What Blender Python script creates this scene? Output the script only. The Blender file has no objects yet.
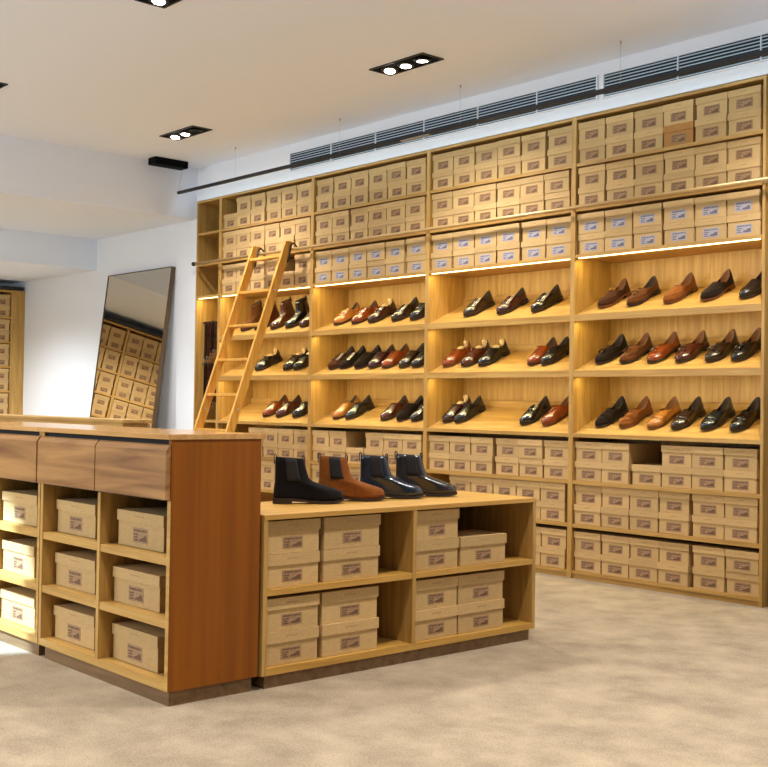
import bpy, bmesh, math, random
from mathutils import Vector, Matrix

random.seed(11)
C = bpy.context.scene.collection
SC = bpy.context.scene

# ------------------------------------------------------------------ camera
YAW, PITCH, ROLL, FPX = math.radians(48.33975), math.radians(1.04651), math.radians(-0.87410), 1150.649
fwd = Vector((-math.sin(YAW) * math.cos(PITCH), math.cos(YAW) * math.cos(PITCH), math.sin(PITCH)))
rgt = Vector((math.cos(YAW), math.sin(YAW), 0))
upv = rgt.cross(fwd)
r2 = rgt * math.cos(ROLL) - upv * math.sin(ROLL)
u2 = upv * math.cos(ROLL) + rgt * math.sin(ROLL)
cam = bpy.data.cameras.new('camera')
cam_o = bpy.data.objects.new('camera', cam)
C.objects.link(cam_o)
m = Matrix((r2, u2, -fwd)).transposed().to_4x4()
m.translation = Vector((3.40866, -5.88589, 1.10535))
cam_o.matrix_world = m
cam.sensor_fit = 'HORIZONTAL'
cam.sensor_width = 36
cam.lens = FPX / 768 * 36
cam.clip_end = 60
SC.camera = cam_o

# ------------------------------------------------------------------ world, exposure
w = bpy.data.worlds.new('world')
SC.world = w
w.use_nodes = True
w.node_tree.nodes['Background'].inputs[0].default_value = (0.72, 0.87, 1.0, 1)
w.node_tree.nodes['Background'].inputs[1].default_value = 0.15
SC.view_settings.view_transform = 'Standard'
SC.view_settings.look = 'None'
SC.view_settings.exposure = 0.25
SC.view_settings.gamma = 1
SC.view_settings.use_curve_mapping = False
SPOT_W, LED_W, BAR_W = 122, 2.9, 6.0
SPOT_COL, LED_COL, COOL = (1.0, 0.985, 0.97), (1.0, 0.84, 0.38), (0.55, 0.83, 1.0)
SC.cycles.diffuse_bounces = 3


def area(name, loc, rot, sx, sy, power, col):
    l = bpy.data.lights.new(name, 'AREA')
    l.shape = 'RECTANGLE'; l.size = sx; l.size_y = sy; l.energy = power; l.color = col
    o = bpy.data.objects.new(name, l); C.objects.link(o)
    o.location = loc; o.rotation_euler = rot
    return o


# added cool fill light, unseen, behind and to the left of the camera
area('added_fill_light', (-3.2, -8.6, 1.9), (math.radians(78), 0, math.radians(0)), 4.5, 2.4, 205, (0.80, 0.90, 1.0))

# ------------------------------------------------------------------ materials
def nodes_of(name):
    mt = bpy.data.materials.new(name)
    mt.use_nodes = True
    nt = mt.node_tree
    return mt, nt, nt.nodes['Principled BSDF']


def lin(c):
    return tuple(((v / 255 + 0.055) / 1.055) ** 2.4 if v > 10 else v / 255 / 12.92 for v in c) + (1,)


def ramp(nt, fac, cols, pos):
    r = nt.nodes.new('ShaderNodeValToRGB')
    el = r.color_ramp.elements
    while len(el) < len(cols): el.new(0.5)
    for e, c, p in zip(el, cols, pos):
        e.color = c; e.position = p
    nt.links.new(fac, r.inputs[0])
    return r.outputs[0]


def coords(nt, scale, kind='Object'):
    tc = nt.nodes.new('ShaderNodeTexCoord')
    mp = nt.nodes.new('ShaderNodeMapping')
    mp.inputs['Scale'].default_value = scale
    nt.links.new(tc.outputs[kind], mp.inputs[0])
    return mp.outputs[0]


def wood(name, dark, light, scale, rough=0.45, spread=(0.3, 0.7), detail=5, dist=0.6, spec=0.4):
    mt, nt, b = nodes_of(name)
    n = nt.nodes.new('ShaderNodeTexNoise')
    n.inputs['Scale'].default_value = 1.0
    n.inputs['Detail'].default_value = detail
    n.inputs['Distortion'].default_value = dist
    nt.links.new(coords(nt, scale), n.inputs['Vector'])
    nt.links.new(ramp(nt, n.outputs['Fac'], [lin(dark), lin(light)], spread), b.inputs['Base Color'])
    b.inputs['Roughness'].default_value = rough
    b.inputs['Specular IOR Level'].default_value = spec
    return mt


def plain(name, col, rough=0.5, metal=0.0, spec=0.5, noise=0.0, nscale=40):
    mt, nt, b = nodes_of(name)
    if noise:
        n = nt.nodes.new('ShaderNodeTexNoise')
        n.inputs['Scale'].default_value = nscale
        n.inputs['Detail'].default_value = 4
        nt.links.new(coords(nt, (1, 1, 1)), n.inputs['Vector'])
        lo = tuple(v * (1 - noise) for v in col); hi = tuple(min(255, v * (1 + noise)) for v in col)
        nt.links.new(ramp(nt, n.outputs['Fac'], [lin(lo), lin(hi)], (0.3, 0.7)), b.inputs['Base Color'])
    else:
        b.inputs['Base Color'].default_value = lin(col)
    b.inputs['Roughness'].default_value = rough
    b.inputs['Metallic'].default_value = metal
    b.inputs['Specular IOR Level'].default_value = spec
    return mt


def glow(name, col, strength):
    mt, nt, b = nodes_of(name)
    b.inputs['Base Color'].default_value = lin(col)
    b.inputs['Emission Color'].default_value = lin(col)
    b.inputs['Emission Strength'].default_value = strength
    return mt


def kraft_mat(name, col, tint=0.10):
    mt, nt, b = nodes_of(name)
    n = nt.nodes.new('ShaderNodeTexNoise')
    n.inputs['Scale'].default_value = 55; n.inputs['Detail'].default_value = 6
    nt.links.new(coords(nt, (1, 1, 3)), n.inputs['Vector'])
    base = ramp(nt, n.outputs['Fac'], [lin(tuple(v * 0.965 for v in col)), lin(tuple(min(255, v * 1.03) for v in col))], (0.3, 0.7))
    oi = nt.nodes.new('ShaderNodeObjectInfo')
    hs = nt.nodes.new('ShaderNodeHueSaturation')
    mr = nt.nodes.new('ShaderNodeMapRange')
    mr.inputs['To Min'].default_value = 1 - tint; mr.inputs['To Max'].default_value = 1 + tint
    nt.links.new(oi.outputs['Random'], mr.inputs[0])
    nt.links.new(mr.outputs[0], hs.inputs['Value'])
    nt.links.new(base, hs.inputs['Color'])
    nt.links.new(hs.outputs[0], b.inputs['Base Color'])
    b.inputs['Roughness'].default_value = 0.75
    b.inputs['Specular IOR Level'].default_value = 0.2
    return mt


OAK_V = wood('oak_vertical_grain', (168, 124, 58), (202, 160, 88), (34, 34, 2.2))
OAK_H = wood('oak_horizontal_grain', (168, 124, 58), (200, 156, 84), (2.2, 34, 34))
OAK_Y = wood('oak_cross_grain', (180, 130, 54), (206, 158, 76), (34, 2.2, 34), rough=0.4)
OAK_DIM = wood('oak_dim_toned', (124, 64, 4), (146, 82, 10), (26, 26, 0.9), rough=0.5, spec=0.25)  # end-panel oak coloured darker and more orange to stand for dimmer light
TOPWOOD = wood('polished_counter_oak', (186, 134, 74), (208, 160, 98), (2.0, 30, 30), rough=0.16, spec=0.6)
WALNUT = wood('walnut_drawer', (122, 80, 40), (182, 134, 78), (1.5, 14, 16), rough=0.4, spread=(0.32, 0.68), detail=5, dist=0.7)
PLINTH = wood('brown_plinth_wood', (112, 82, 50), (140, 106, 68), (3, 30, 30), rough=0.6)
LADDERW = wood('ladder_ash', (196, 138, 52), (226, 170, 82), (30, 30, 3), rough=0.4)
BACKW = wood('shade_dark_backing', (62, 38, 18), (84, 54, 26), (3, 30, 30), rough=0.7, spec=0.2)  # back panels coloured dark to deepen the shade inside bench and counter
DARKGAP = plain('dark_shadow_gap', (26, 18, 12), 0.8)
KRAFT = kraft_mat('kraft_cardboard', (199, 163, 109))
KRAFT_D = kraft_mat('darker_kraft_cardboard', (176, 124, 66), 0.03)
STICK_A = plain('brown_label_paper', (156, 118, 78), 0.7, noise=0.12, nscale=90)
STICK_B = plain('pale_label_paper', (172, 164, 166), 0.7, noise=0.10, nscale=90)
STICK_C = plain('mauve_label_paper', (160, 124, 88), 0.7, noise=0.12, nscale=90)
INK_A = plain('brown_ink', (112, 78, 50), 0.7)
INK_B = plain('violet_grey_ink', (108, 98, 110), 0.7)
INK_F = plain('faint_ink', (176, 138, 90), 0.8)
WALLP = plain('cool_white_wall_paint', (238, 240, 243), 0.8, spec=0.2)
CEILP = plain('ceiling_paint', (236, 243, 254), 0.85, spec=0.2)
BLACK = plain('black_metal', (22, 24, 28), 0.45)
BLACKM = plain('black_matt', (5, 5, 6), 0.7, spec=0.1)
GRILLE = plain('grey_blue_grille', (196, 214, 226), 0.5)
GRDARK = plain('grille_void', (24, 38, 50), 0.8)
BRASS = plain('satin_brass', (200, 164, 108), 0.35, metal=0.35)
BUCK = plain('bright_buckle_metal', (226, 220, 206), 0.3, metal=0.5)
STEEL = plain('steel', (190, 190, 190), 0.3, metal=1.0)
MIRROR = plain('mirror_glass', (206, 196, 178), 0.015, metal=1.0)
FRAMEW = wood('dark_bronze_frame', (78, 60, 40), (98, 76, 52), (20, 20, 2), rough=0.4)
LAMP = glow('lamp_glow', (255, 246, 226), 14)
STRIP = glow('led_strip_glow', (255, 226, 160), 5)
CEDAR = plain('cedar_shoe_tree', (226, 190, 138), 0.55)
ELASTIC = plain('black_elastic', (22, 18, 17), 0.85, noise=0.3, nscale=300)
SOLE = plain('dark_leather_sole', (44, 28, 20), 0.5)
SOLE_T = plain('brown_leather_sole', (104, 58, 26), 0.5)
LINING_T = plain('tan_leather_lining', (112, 68, 34), 0.6)
LINING_D = plain('dark_leather_lining', (48, 32, 24), 0.65)

# carpet
CARPET, nt, b = nodes_of('beige_carpet')
n1 = nt.nodes.new('ShaderNodeTexNoise'); n1.inputs['Scale'].default_value = 4.5; n1.inputs['Detail'].default_value = 8; n1.inputs['Roughness'].default_value = 0.62
n2 = nt.nodes.new('ShaderNodeTexNoise'); n2.inputs['Scale'].default_value = 130; n2.inputs['Detail'].default_value = 3
cv = coords(nt, (1, 1, 1))
nt.links.new(cv, n1.inputs['Vector']); nt.links.new(cv, n2.inputs['Vector'])
c1 = ramp(nt, n1.outputs['Fac'], [lin((148, 130, 106)), lin((178, 158, 130))], (0.34, 0.66))
mx = nt.nodes.new('ShaderNodeMix'); mx.data_type = 'RGBA'; mx.blend_type = 'MULTIPLY'; mx.inputs['Factor'].default_value = 1
c2 = ramp(nt, n2.outputs['Fac'], [(0.72, 0.72, 0.72, 1), (1, 1, 1, 1)], (0.3, 0.6))
nt.links.new(c1, mx.inputs['A']); nt.links.new(c2, mx.inputs['B'])
nt.links.new(mx.outputs['Result'], b.inputs['Base Color'])
b.inputs['Roughness'].default_value = 0.95; b.inputs['Specular IOR Level'].default_value = 0.1
bp = nt.nodes.new('ShaderNodeBump'); bp.inputs['Strength'].default_value = 0.35; bp.inputs['Distance'].default_value = 0.01
nt.links.new(n2.outputs['Fac'], bp.inputs['Height']); nt.links.new(bp.outputs[0], b.inputs['Normal'])

_lea = {}
def leather(col, rough=0.22):
    k = ('l', col, rough)
    if k not in _lea:
        mt, nt, b = nodes_of('polished_leather')
        n = nt.nodes.new('ShaderNodeTexNoise'); n.inputs['Scale'].default_value = 18; n.inputs['Detail'].default_value = 3
        nt.links.new(coords(nt, (1, 1, 1)), n.inputs['Vector'])
        nt.links.new(ramp(nt, n.outputs['Fac'], [lin(tuple(v * 0.82 for v in col)), lin(tuple(min(255, v * 1.12) for v in col))], (0.35, 0.65)), b.inputs['Base Color'])
        b.inputs['Roughness'].default_value = rough
        b.inputs['Coat Weight'].default_value = 0.6; b.inputs['Coat Roughness'].default_value = 0.14
        _lea[k] = mt
    return _lea[k]


def suede(col):
    k = ('s', col)
    if k not in _lea:
        mt, nt, b = nodes_of('suede')
        n = nt.nodes.new('ShaderNodeTexNoise'); n.inputs['Scale'].default_value = 60; n.inputs['Detail'].default_value = 5
        nt.links.new(coords(nt, (1, 1, 1)), n.inputs['Vector'])
        nt.links.new(ramp(nt, n.outputs['Fac'], [lin(tuple(v * 0.92 for v in col)), lin(tuple(min(255, v * 1.06) for v in col))], (0.3, 0.7)), b.inputs['Base Color'])
        b.inputs['Roughness'].default_value = 0.95; b.inputs['Specular IOR Level'].default_value = 0.1
        b.inputs['Sheen Weight'].default_value = 0.08; b.inputs['Sheen Roughness'].default_value = 0.5
        _lea[k] = mt
    return _lea[k]


# ------------------------------------------------------------------ mesh helpers
def box(bm, x0, x1, y0, y1, z0, z1, mat=0):
    vs = [bm.verts.new((x, y, z)) for z in (z0, z1) for y in (y0, y1) for x in (x0, x1)]
    fs = [(0, 2, 3, 1), (4, 5, 7, 6), (0, 1, 5, 4), (2, 6, 7, 3), (0, 4, 6, 2), (1, 3, 7, 5)]
    for f in fs:
        bm.faces.new([vs[i] for i in f]).material_index = mat


def tube(bm, pts, r, n=8, closed=False, mat=0, flat=1.0):
    pts = [Vector(p) for p in pts]
    rings = []
    N = len(pts)
    prev = None
    for i, p in enumerate(pts):
        a = pts[(i - 1) % N] if (closed or i > 0) else p
        c = pts[(i + 1) % N] if (closed or i < N - 1) else p
        t = (c - a).normalized()
        if prev is None:
            ref = Vector((0, 0, 1)) if abs(t.z) < 0.9 else Vector((1, 0, 0))
            s = t.cross(ref).normalized()
        else:
            s = (prev - t * prev.dot(t)).normalized()
        prev = s
        q = t.cross(s)
        rr = r[i] if isinstance(r, (list, tuple)) else r
        rings.append([bm.verts.new(p + (s * math.cos(2 * math.pi * k / n) + q * math.sin(2 * math.pi * k / n) * flat) * rr) for k in range(n)])
    M = N if closed else N - 1
    for i in range(M):
        A, B = rings[i], rings[(i + 1) % N]
        for k in range(n):
            f = bm.faces.new((A[k], A[(k + 1) % n], B[(k + 1) % n], B[k])); f.smooth = True; f.material_index = mat
    if not closed:
        bm.faces.new(list(reversed(rings[0]))).material_index = mat
        bm.faces.new(rings[-1]).material_index = mat


def prism(bm, prof, x0, x1, mat=0):
    """profile of (y, z) points swept along x"""
    A = [bm.verts.new((x0, y, z)) for y, z in prof]
    B = [bm.verts.new((x1, y, z)) for y, z in prof]
    n = len(prof)
    fs = [bm.faces.new(A), bm.faces.new(list(reversed(B)))]
    for i in range(n):
        fs.append(bm.faces.new((A[(i + 1) % n], A[i], B[i], B[(i + 1) % n])))
    for f in fs: f.material_index = mat


def lathe(bm, prof, n=20, mat=0, origin=(0, 0, 0), mtx=None):
    rings = []
    for r, z in prof:
        ring = []
        for k in range(n):
            v = Vector((r * math.cos(2 * math.pi * k / n), r * math.sin(2 * math.pi * k / n), z))
            if mtx is not None: v = mtx @ v
            ring.append(bm.verts.new(v + Vector(origin)))
        rings.append(ring)
    for A, B in zip(rings, rings[1:]):
        for k in range(n):
            f = bm.faces.new((A[k], A[(k + 1) % n], B[(k + 1) % n], B[k])); f.smooth = True; f.material_index = mat
    bm.faces.new(list(reversed(rings[0]))).material_index = mat
    bm.faces.new(rings[-1]).material_index = mat


def mesh_of(name, bm, mats, bevel=0.0):
    if bevel:
        bmesh.ops.bevel(bm, geom=bm.edges[:], offset=bevel, segments=1, affect='EDGES')
    bmesh.ops.recalc_face_normals(bm, faces=bm.faces[:])
    me = bpy.data.meshes.new(name)
    bm.to_mesh(me); bm.free()
    for mt in (mats if isinstance(mats, (list, tuple)) else [mats]): me.materials.append(mt)
    return me


def link(name, me, parent=None):
    o = bpy.data.objects.new(name, me)
    C.objects.link(o)
    if parent: o.parent = parent
    return o


def part(name, bm, mats, parent=None, bevel=0.0):
    return link(name, mesh_of(name, bm, mats, bevel), parent)


def bx(name, ext, mat, parent=None, bevel=0.0):
    bm = bmesh.new(); box(bm, *ext)
    return part(name, bm, mat, parent, bevel)


def tag(o, label, cat, group=None):
    o['label'] = label; o['category'] = cat
    if group: o['group'] = group
    return o


def thing(name, label, cat, loc=(0, 0, 0), rot=(0, 0, 0), group=None):
    o = bpy.data.objects.new(name, None)
    C.objects.link(o)
    o.empty_display_size = 0.1
    o.location = loc; o.rotation_euler = rot
    return tag(o, label, cat, group)


def structure(name, exts, mat):
    bm = bmesh.new()
    for e in exts: box(bm, *e)
    o = part(name, bm, mat)
    o['kind'] = 'structure'
    return o


# ------------------------------------------------------------------ room
ZC = 3.314
XL = -9.65
structure('floor', [(XL - 0.6, 6.0, -9.0, 0.6, -0.1, 0.0)], CARPET)
structure('ceiling', [(-5.909, 6.0, -9.0, 0.6, ZC, ZC + 0.12)], CEILP)
structure('trim_1', [(-7.885, -5.909, -9.0, 0.6, 2.832, ZC + 0.12)], CEILP)
structure('trim_2', [(XL - 0.6, -7.885, -9.0, 0.6, 2.505, ZC + 0.12)], CEILP)
structure('wall_back', [(XL - 0.6, -5.908, 0.0, 0.6, 0.0, 2.86), (-5.908, 6.0, 0.0, 0.6, 3.003, ZC),
                        (-5.908, 6.0, 0.42, 0.6, 0.0, 3.003), (0.045, 6.0, 0.0, 0.42, 0.0, 3.003)], WALLP)
structure('wall_left', [(XL - 0.6, XL - 0.42, -9.0, 0.0, 0.0, 2.505)], WALLP)

# ------------------------------------------------------------------ shelving along the back wall
UP = [0.0, -1.375, -2.745, -4.135, -5.51]       # upright centre lines, right to left
XEND = -5.89
BAYS = [('loafer', -1.375, 0.0), ('loaferside', -2.745, -1.375), ('ladderside', -4.135, -2.745), ('ladder', -5.51, -4.135)]
NAMES = {'loafer': 'the loafer bay', 'loaferside': 'the bay beside loafers', 'ladderside': 'the bay beside ladder', 'ladder': 'the ladder bay'}
T = 0.018
UPPER = [2.695, 2.402, 2.10]
LOWER = [0.632, 0.353, 0.05]
SHOE_Z = [1.708, 1.345, 0.937]
SLOPE = math.radians(24.7)
SL_RUN = 0.364
SL_RISE = (SL_RUN - 0.012) * math.tan(SLOPE)


def slant_profile(zt, lip):
    z0 = zt - lip
    return [(0.0, z0), (0.0, zt), (0.012, zt), (SL_RUN, zt + SL_RISE), (SL_RUN, zt + SL_RISE + 0.045), (0.382, zt + SL_RISE + 0.049),
            (0.382, zt + SL_RISE + 0.034), (SL_RUN + 0.015, zt + SL_RISE + 0.026), (SL_RUN + 0.015, zt + SL_RISE - 0.025), (0.03, zt - 0.018), (0.03, z0)]


def led(u, x0, x1, z):
    bx('led_strip', (x0 + 0.02, x1 - 0.02, 0.012, 0.020, z - 0.006, z), STRIP, u)
    l = area('led_light', ((x0 + x1) / 2, 0.024, z - 0.010), (math.radians(22), 0, 0), x1 - x0 - 0.05, 0.012, LED_W * (x1 - x0) / 1.34, LED_COL)
    l.parent = u


UNIT_LABEL = {'loafer': 'oak wall shelving bay holding only loafers between shoe box compartments',
              'loaferside': 'oak wall shelving bay just beside the loafer bay, with empty gaps among its shoes',
              'ladderside': 'oak wall shelving bay between ladder bay and the gappy one, its middle shelf crowded',
              'ladder': 'oak wall shelving bay behind the leaning ladder, with ankle boots on its top display shelf'}


def shelf_unit(key, xa, xb):
    u = thing('shelving_unit', UNIT_LABEL[key], 'shelving', group='oak shelving bays along the wall')
    x0, x1 = xa + T, xb - T
    bx('side_panel', (xa, x0, 0, 0.4, 0, 2.999), OAK_V, u)
    bx('side_panel', (x1, xb, 0, 0.4, 0, 2.999), OAK_V, u)
    bx('back_panel', (x0, x1, 0.388, 0.4, 0.0, 2.98), OAK_V, u)
    bx('top_panel', (x0, x1, 0, 0.388, 2.98, 2.999), OAK_H, u)
    for zt in UPPER: bx('shelf', (x0, x1, 0.004, 0.388, zt - 0.022, zt), OAK_H, u)
    for zt in LOWER[:2]: bx('shelf', (x0, x1, 0.004, 0.388, zt - 0.024, zt), OAK_H, u)
    bx('bottom_panel', (x0, x1, 0.004, 0.388, LOWER[2] - 0.02, LOWER[2]), OAK_H, u)
    bx('toe_kick', (x0, x1, 0.012, 0.03, 0, LOWER[2] - 0.02), OAK_H, u)
    for i, zt in enumerate(SHOE_Z):
        bm = bmesh.new(); prism(bm, slant_profile(zt, 0.024 if i == 2 else 0.042), x0, x1)
        part('display_shelf', bm, OAK_H, u)
    led(u, x0, x1, UPPER[2] - 0.022)
    led(u, x0, x1, SHOE_Z[0] - 0.034)
    led(u, x0, x1, SHOE_Z[1] - 0.034)
    return u


for b_ in BAYS: shelf_unit(*b_)
u = thing('shelving_unit', 'narrow oak shelving bay against the white wall, with leather belts hanging inside', 'shelving', group='oak shelving bays along the wall')
bx('side_panel', (XEND - T, XEND, 0, 0.4, 0, 2.999), OAK_V, u)
bx('side_panel', (-5.51 - T, -5.51, 0, 0.4, 0, 2.999), OAK_V, u)
bx('back_panel', (XEND, -5.51 - T, 0.388, 0.4, 0, 2.98), OAK_V, u)
bx('top_panel', (XEND, -5.51 - T, 0, 0.388, 2.98, 2.999), OAK_H, u)
for zt in UPPER + [0.937]: bx('shelf', (XEND, -5.51 - T, 0.004, 0.388, zt - 0.022, zt), OAK_H, u)
bx('bottom_panel', (XEND, -5.51 - T, 0.004, 0.388, 0.0, 0.05), OAK_H, u)
led(u, XEND, -5.51 - T, UPPER[2] - 0.022)

# left wall shelving (seen at the picture's edge and in the mirror)
LW_T = [2.36 - 0.29 * k for k in range(1, 8)]
lw_seg = [(-1.525, -0.15), (-2.90, -1.525)]
for i, (ya, yb) in enumerate(lw_seg):
    u = thing('shelving_unit', ['oak shoe box shelving on the side wall, next to the white wall', 'oak shoe box shelving on the side wall, seen only in the mirror'][i], 'shelving')
    bx('side_panel', (XL - 0.4, XL, ya, ya + T, 0, 2.385), OAK_V, u)
    bx('side_panel', (XL - 0.4, XL, yb - T, yb, 0, 2.385), OAK_V, u)
    bx('back_panel', (XL - 0.4, XL - 0.388, ya + T, yb - T, 0, 2.36), OAK_V, u)
    bx('top_panel', (XL - 0.388, XL, ya + T, yb - T, 2.36, 2.385), OAK_Y, u)
    for zt in LW_T: bx('shelf', (XL - 0.388, XL - 0.004, ya + T, yb - T, zt - 0.022, zt), OAK_Y, u)
tag(bx('filler_panel', (XL - 0.3, XL, -0.148, -0.002, 0, 2.385), OAK_V), 'wide plain oak filler panel between side shelving and white wall', 'panel')
tag(bx('pelmet', (XL - 0.38, XL + 0.03, -2.90, -0.03, 2.387, 2.43), BLACK, None, 0.004), 'black metal bar running along the top of the side shelving', 'pelmet')

# ------------------------------------------------------------------ shoe boxes
def sticker_bm(wd, ht, y, zc):
    """label plate at plane y facing -y with a printed line, ruled block and shoe silhouette"""
    bm = bmesh.new()
    box(bm, -wd / 2, wd / 2, y - 0.0008, y, zc - ht / 2, zc + ht / 2, 0)
    yy = y - 0.0013
    def q(x0, x1, z0, z1):
        box(bm, x0 * wd - wd / 2, x1 * wd - wd / 2, yy, y - 0.0007, zc - ht / 2 + z0 * ht, zc - ht / 2 + z1 * ht, 1)
    for a, b_ in ((0.08, 0.2), (0.23, 0.42), (0.45, 0.55), (0.6, 0.78), (0.81, 0.9)): q(a, b_, 0.74, 0.88)
    for k in range(3): q(0.08, 0.36 - 0.05 * (k % 2), 0.12 + 0.19 * k, 0.22 + 0.19 * k)
    pr = [(0.44, 0.12), (0.92, 0.12), (0.92, 0.46), (0.80, 0.56), (0.70, 0.40), (0.56, 0.32), (0.44, 0.24)]
    pa = [bm.verts.new((x * wd - wd / 2, yy, zc - ht / 2 + z * ht)) for x, z in pr]
    pb = [bm.verts.new((x * wd - wd / 2, y - 0.0007, zc - ht / 2 + z * ht)) for x, z in pr]
    bm.faces.new(pa).material_index = 1
    for i in range(len(pr)):
        bm.faces.new((pa[i], pa[i - 1], pb[i - 1], pb[i])).material_index = 1
    return bm


_bk = {}
def box_kit(wd, dp, ht, lid, sticker, ink, sw=0.50, sh=0.60, kraft=None):
    k = (wd, dp, ht, lid, sticker.name, sw, kraft.name if kraft else '')
    if k in _bk: return _bk[k]
    kr = kraft or KRAFT
    zl = ht - lid
    bm = bmesh.new(); box(bm, -wd / 2 + 0.004, wd / 2 - 0.004, -dp / 2 + 0.005, dp / 2 - 0.005, 0.0006, ht - 0.002)
    body = mesh_of('box_body', bm, kr, 0.001)
    bm = bmesh.new()
    o, i_ = (wd / 2, dp / 2), (wd / 2 - 0.003, dp / 2 - 0.003)
    box(bm, -o[0], o[0], -o[1], o[1], ht - 0.0015, ht)
    box(bm, -o[0], o[0], -o[1], -i_[1], zl, ht - 0.0015); box(bm, -o[0], o[0], i_[1], o[1], zl, ht - 0.0015)
    box(bm, -o[0], -i_[0], -i_[1], i_[1], zl, ht - 0.0015); box(bm, i_[0], o[0], -i_[1], i_[1], zl, ht - 0.0015)
    for a in range(6):
        x = -0.10 * wd + a * 0.034 * wd
        box(bm, x, x + 0.024 * wd, -o[1] - 0.0004, -o[1], zl + lid * 0.50, zl + lid * 0.62, 1)
    lidm = mesh_of('box_lid', bm, [kr, INK_F])
    st = mesh_of('box_label', sticker_bm(wd * sw, zl * sh, -dp / 2 + 0.0049, zl * 0.50), [sticker, ink])
    _bk[k] = (body, lidm, st)
    return _bk[k]


N_BOX = [0]
def shoe_box(kit, loc, rz, label, group):
    r = thing('shoe_box', label, 'shoe box', loc, (0, 0, rz), group)
    for nm, me in zip(('box_body', 'box_lid', 'box_label'), kit):
        link(nm, me, r)
    N_BOX[0] += 1
    return r


ORD = ['first', 'second', 'third', 'fourth', 'fifth', 'sixth']
COMP = ['top', 'middle', 'bottom']
BW, BD = 0.213, 0.335


def fill(key, xa, xb, comp, zt, up, ht, sticker, ink, miss=(), skip_all=(), dark=None):
    x0, x1 = xa + T + 0.004, xb - T - 0.004
    slack = x1 - x0 - 6 * BW
    gi = random.choice([0, 2, 3, 4, 4, 5])
    gaps0 = [random.uniform(0.1, 0.9) for _ in range(6)]
    gaps0[gi] += 2.0
    tail = random.choice([0.3, 1.2, 3.0])
    for row in (0, 1):
        gaps = [g * random.uniform(0.8, 1.2) for g in gaps0]
        s = sum(gaps) + tail * random.uniform(0.85, 1.15)
        x = x0
        for c in range(6):
            if c > 0: x += slack * gaps[c] / s
            else: x += slack * gaps[c] / s * 0.15
            cx = x + BW / 2
            x += BW
            if (row, c) in miss or (row, c) in skip_all: continue
            hh = ht
            kit = box_kit(BW, BD, hh, 0.040, sticker, ink)
            if dark == (row, c): kit = box_kit(BW, BD, hh, 0.040, STICK_A, INK_A, kraft=KRAFT_D)
            lab = 'kraft shoe box %s from the left, %s row, %s compartment %s %s' % (ORD[c], ['lower', 'upper'][row], COMP[comp], 'over' if up else 'under', NAMES[key])
            if dark == (row, c): lab = 'darker orange-brown shoe box, fourth along the lower row of the top right compartment'
            shoe_box(kit, (cx, BD / 2 + 0.012 + random.uniform(0, 0.012), zt + row * ht), random.uniform(-0.006, 0.006), lab,
                     'shoe boxes %s %s' % ('over' if up else 'under', NAMES[key]))


for key, xa, xb in BAYS:
    for c, zt in enumerate(UPPER):
        st, ink = (STICK_A, INK_A) if c < 2 else (STICK_B, INK_B)
        if key == 'ladder': st, ink = STICK_A, INK_A
        miss = ()
        if key == 'ladder' and c == 0: miss = ((1, 0),)
        if key == 'ladder' and c == 2: miss = ((1, 4),)
        fill(key, xa, xb, c, zt, True, 0.131, st, ink, miss, dark=(0, 3) if (key == 'loafer' and c == 0) else None)
    for c, zt in enumerate(LOWER):
        miss, skip = (), ()
        if key == 'loafer' and c == 0: miss = ((1, 2),)
        if key == 'ladderside' and c == 0: miss = ((1, 2),)
        if key == 'loaferside' and c == 1: miss = ((1, 0), (0, 0))
        if key == 'loaferside' and c == 2: skip = tuple((r, q) for r in (0, 1) for q in range(3))
        if key == 'ladderside' and c == 2: continue
        if key == 'ladder':
            if c == 2: continue
            skip = tuple((r, q) for r in (0, 1) for q in range(2 if c == 0 else 3))
        fill(key, xa, xb, c, zt, False, 0.126, STICK_C, INK_A, miss, skip)

# made-up unseen frame around the added fill light behind the camera
structure('fill_light_frame', [(-5.5, -5.45, -8.75, -8.65, 0.6, 3.2), (-0.95, -0.9, -8.75, -8.65, 0.6, 3.2), (-5.45, -0.95, -8.75, -8.65, 0.6, 0.66), (-5.45, -0.95, -8.75, -8.65, 3.14, 3.2)], BLACK)
# boxes on the side-wall shelving
kit_l = box_kit(0.209, 0.33, 0.129, 0.040, STICK_A, INK_A)
for i, (ya, yb) in enumerate(lw_seg):
    for c, zt in enumerate(LW_T[:5]):
        n = 6 if i == 0 else 3
        pitch = (yb - ya - 2 * T - 0.01) / 6
        for row in (0, 1):
            for k in range(n):
                y = yb - T - 0.005 - pitch * (k + 0.5)
                if i == 0:
                    lab = 'kraft shoe box on side shelving, %s from the white wall, %s row, %s shelf down' % (ORD[k], ['lower', 'upper'][row], ORD[c])
                else:
                    lab = 'kraft shoe box seen in mirror, %s past the upright, %s row, %s shelf down' % (ORD[k], ['lower', 'upper'][row], ORD[c])
                if c == 4 and i == 1: continue
                shoe_box(kit_l, (XL - 0.012 - 0.165, y, zt + row * 0.129), math.pi / 2, lab, 'shoe boxes on the side wall shelving')

# ------------------------------------------------------------------ shoes
L = 0.30
def lerp(a, b, t): return a + (b - a) * t
def pw(xs, ys, x):
    if x <= xs[0]: return ys[0]
    for i in range(len(xs) - 1):
        if x <= xs[i + 1]:
            return lerp(ys[i], ys[i + 1], (x - xs[i]) / (xs[i + 1] - xs[i]))
    return ys[-1]
def sm(a, b, x):
    t = max(0, min(1, (x - a) / (b - a))); return t * t * (3 - 2 * t)

WS = [0, .015, .05, .1, .18, .3, .42, .55, .68, .78, .87, .93, .97, .99, 1.0]
WV = [0, .012, .022, .029, .033, .031, .031, .038, .0455, .0455, .038, .0285, .0185, .010, 0]


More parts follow.
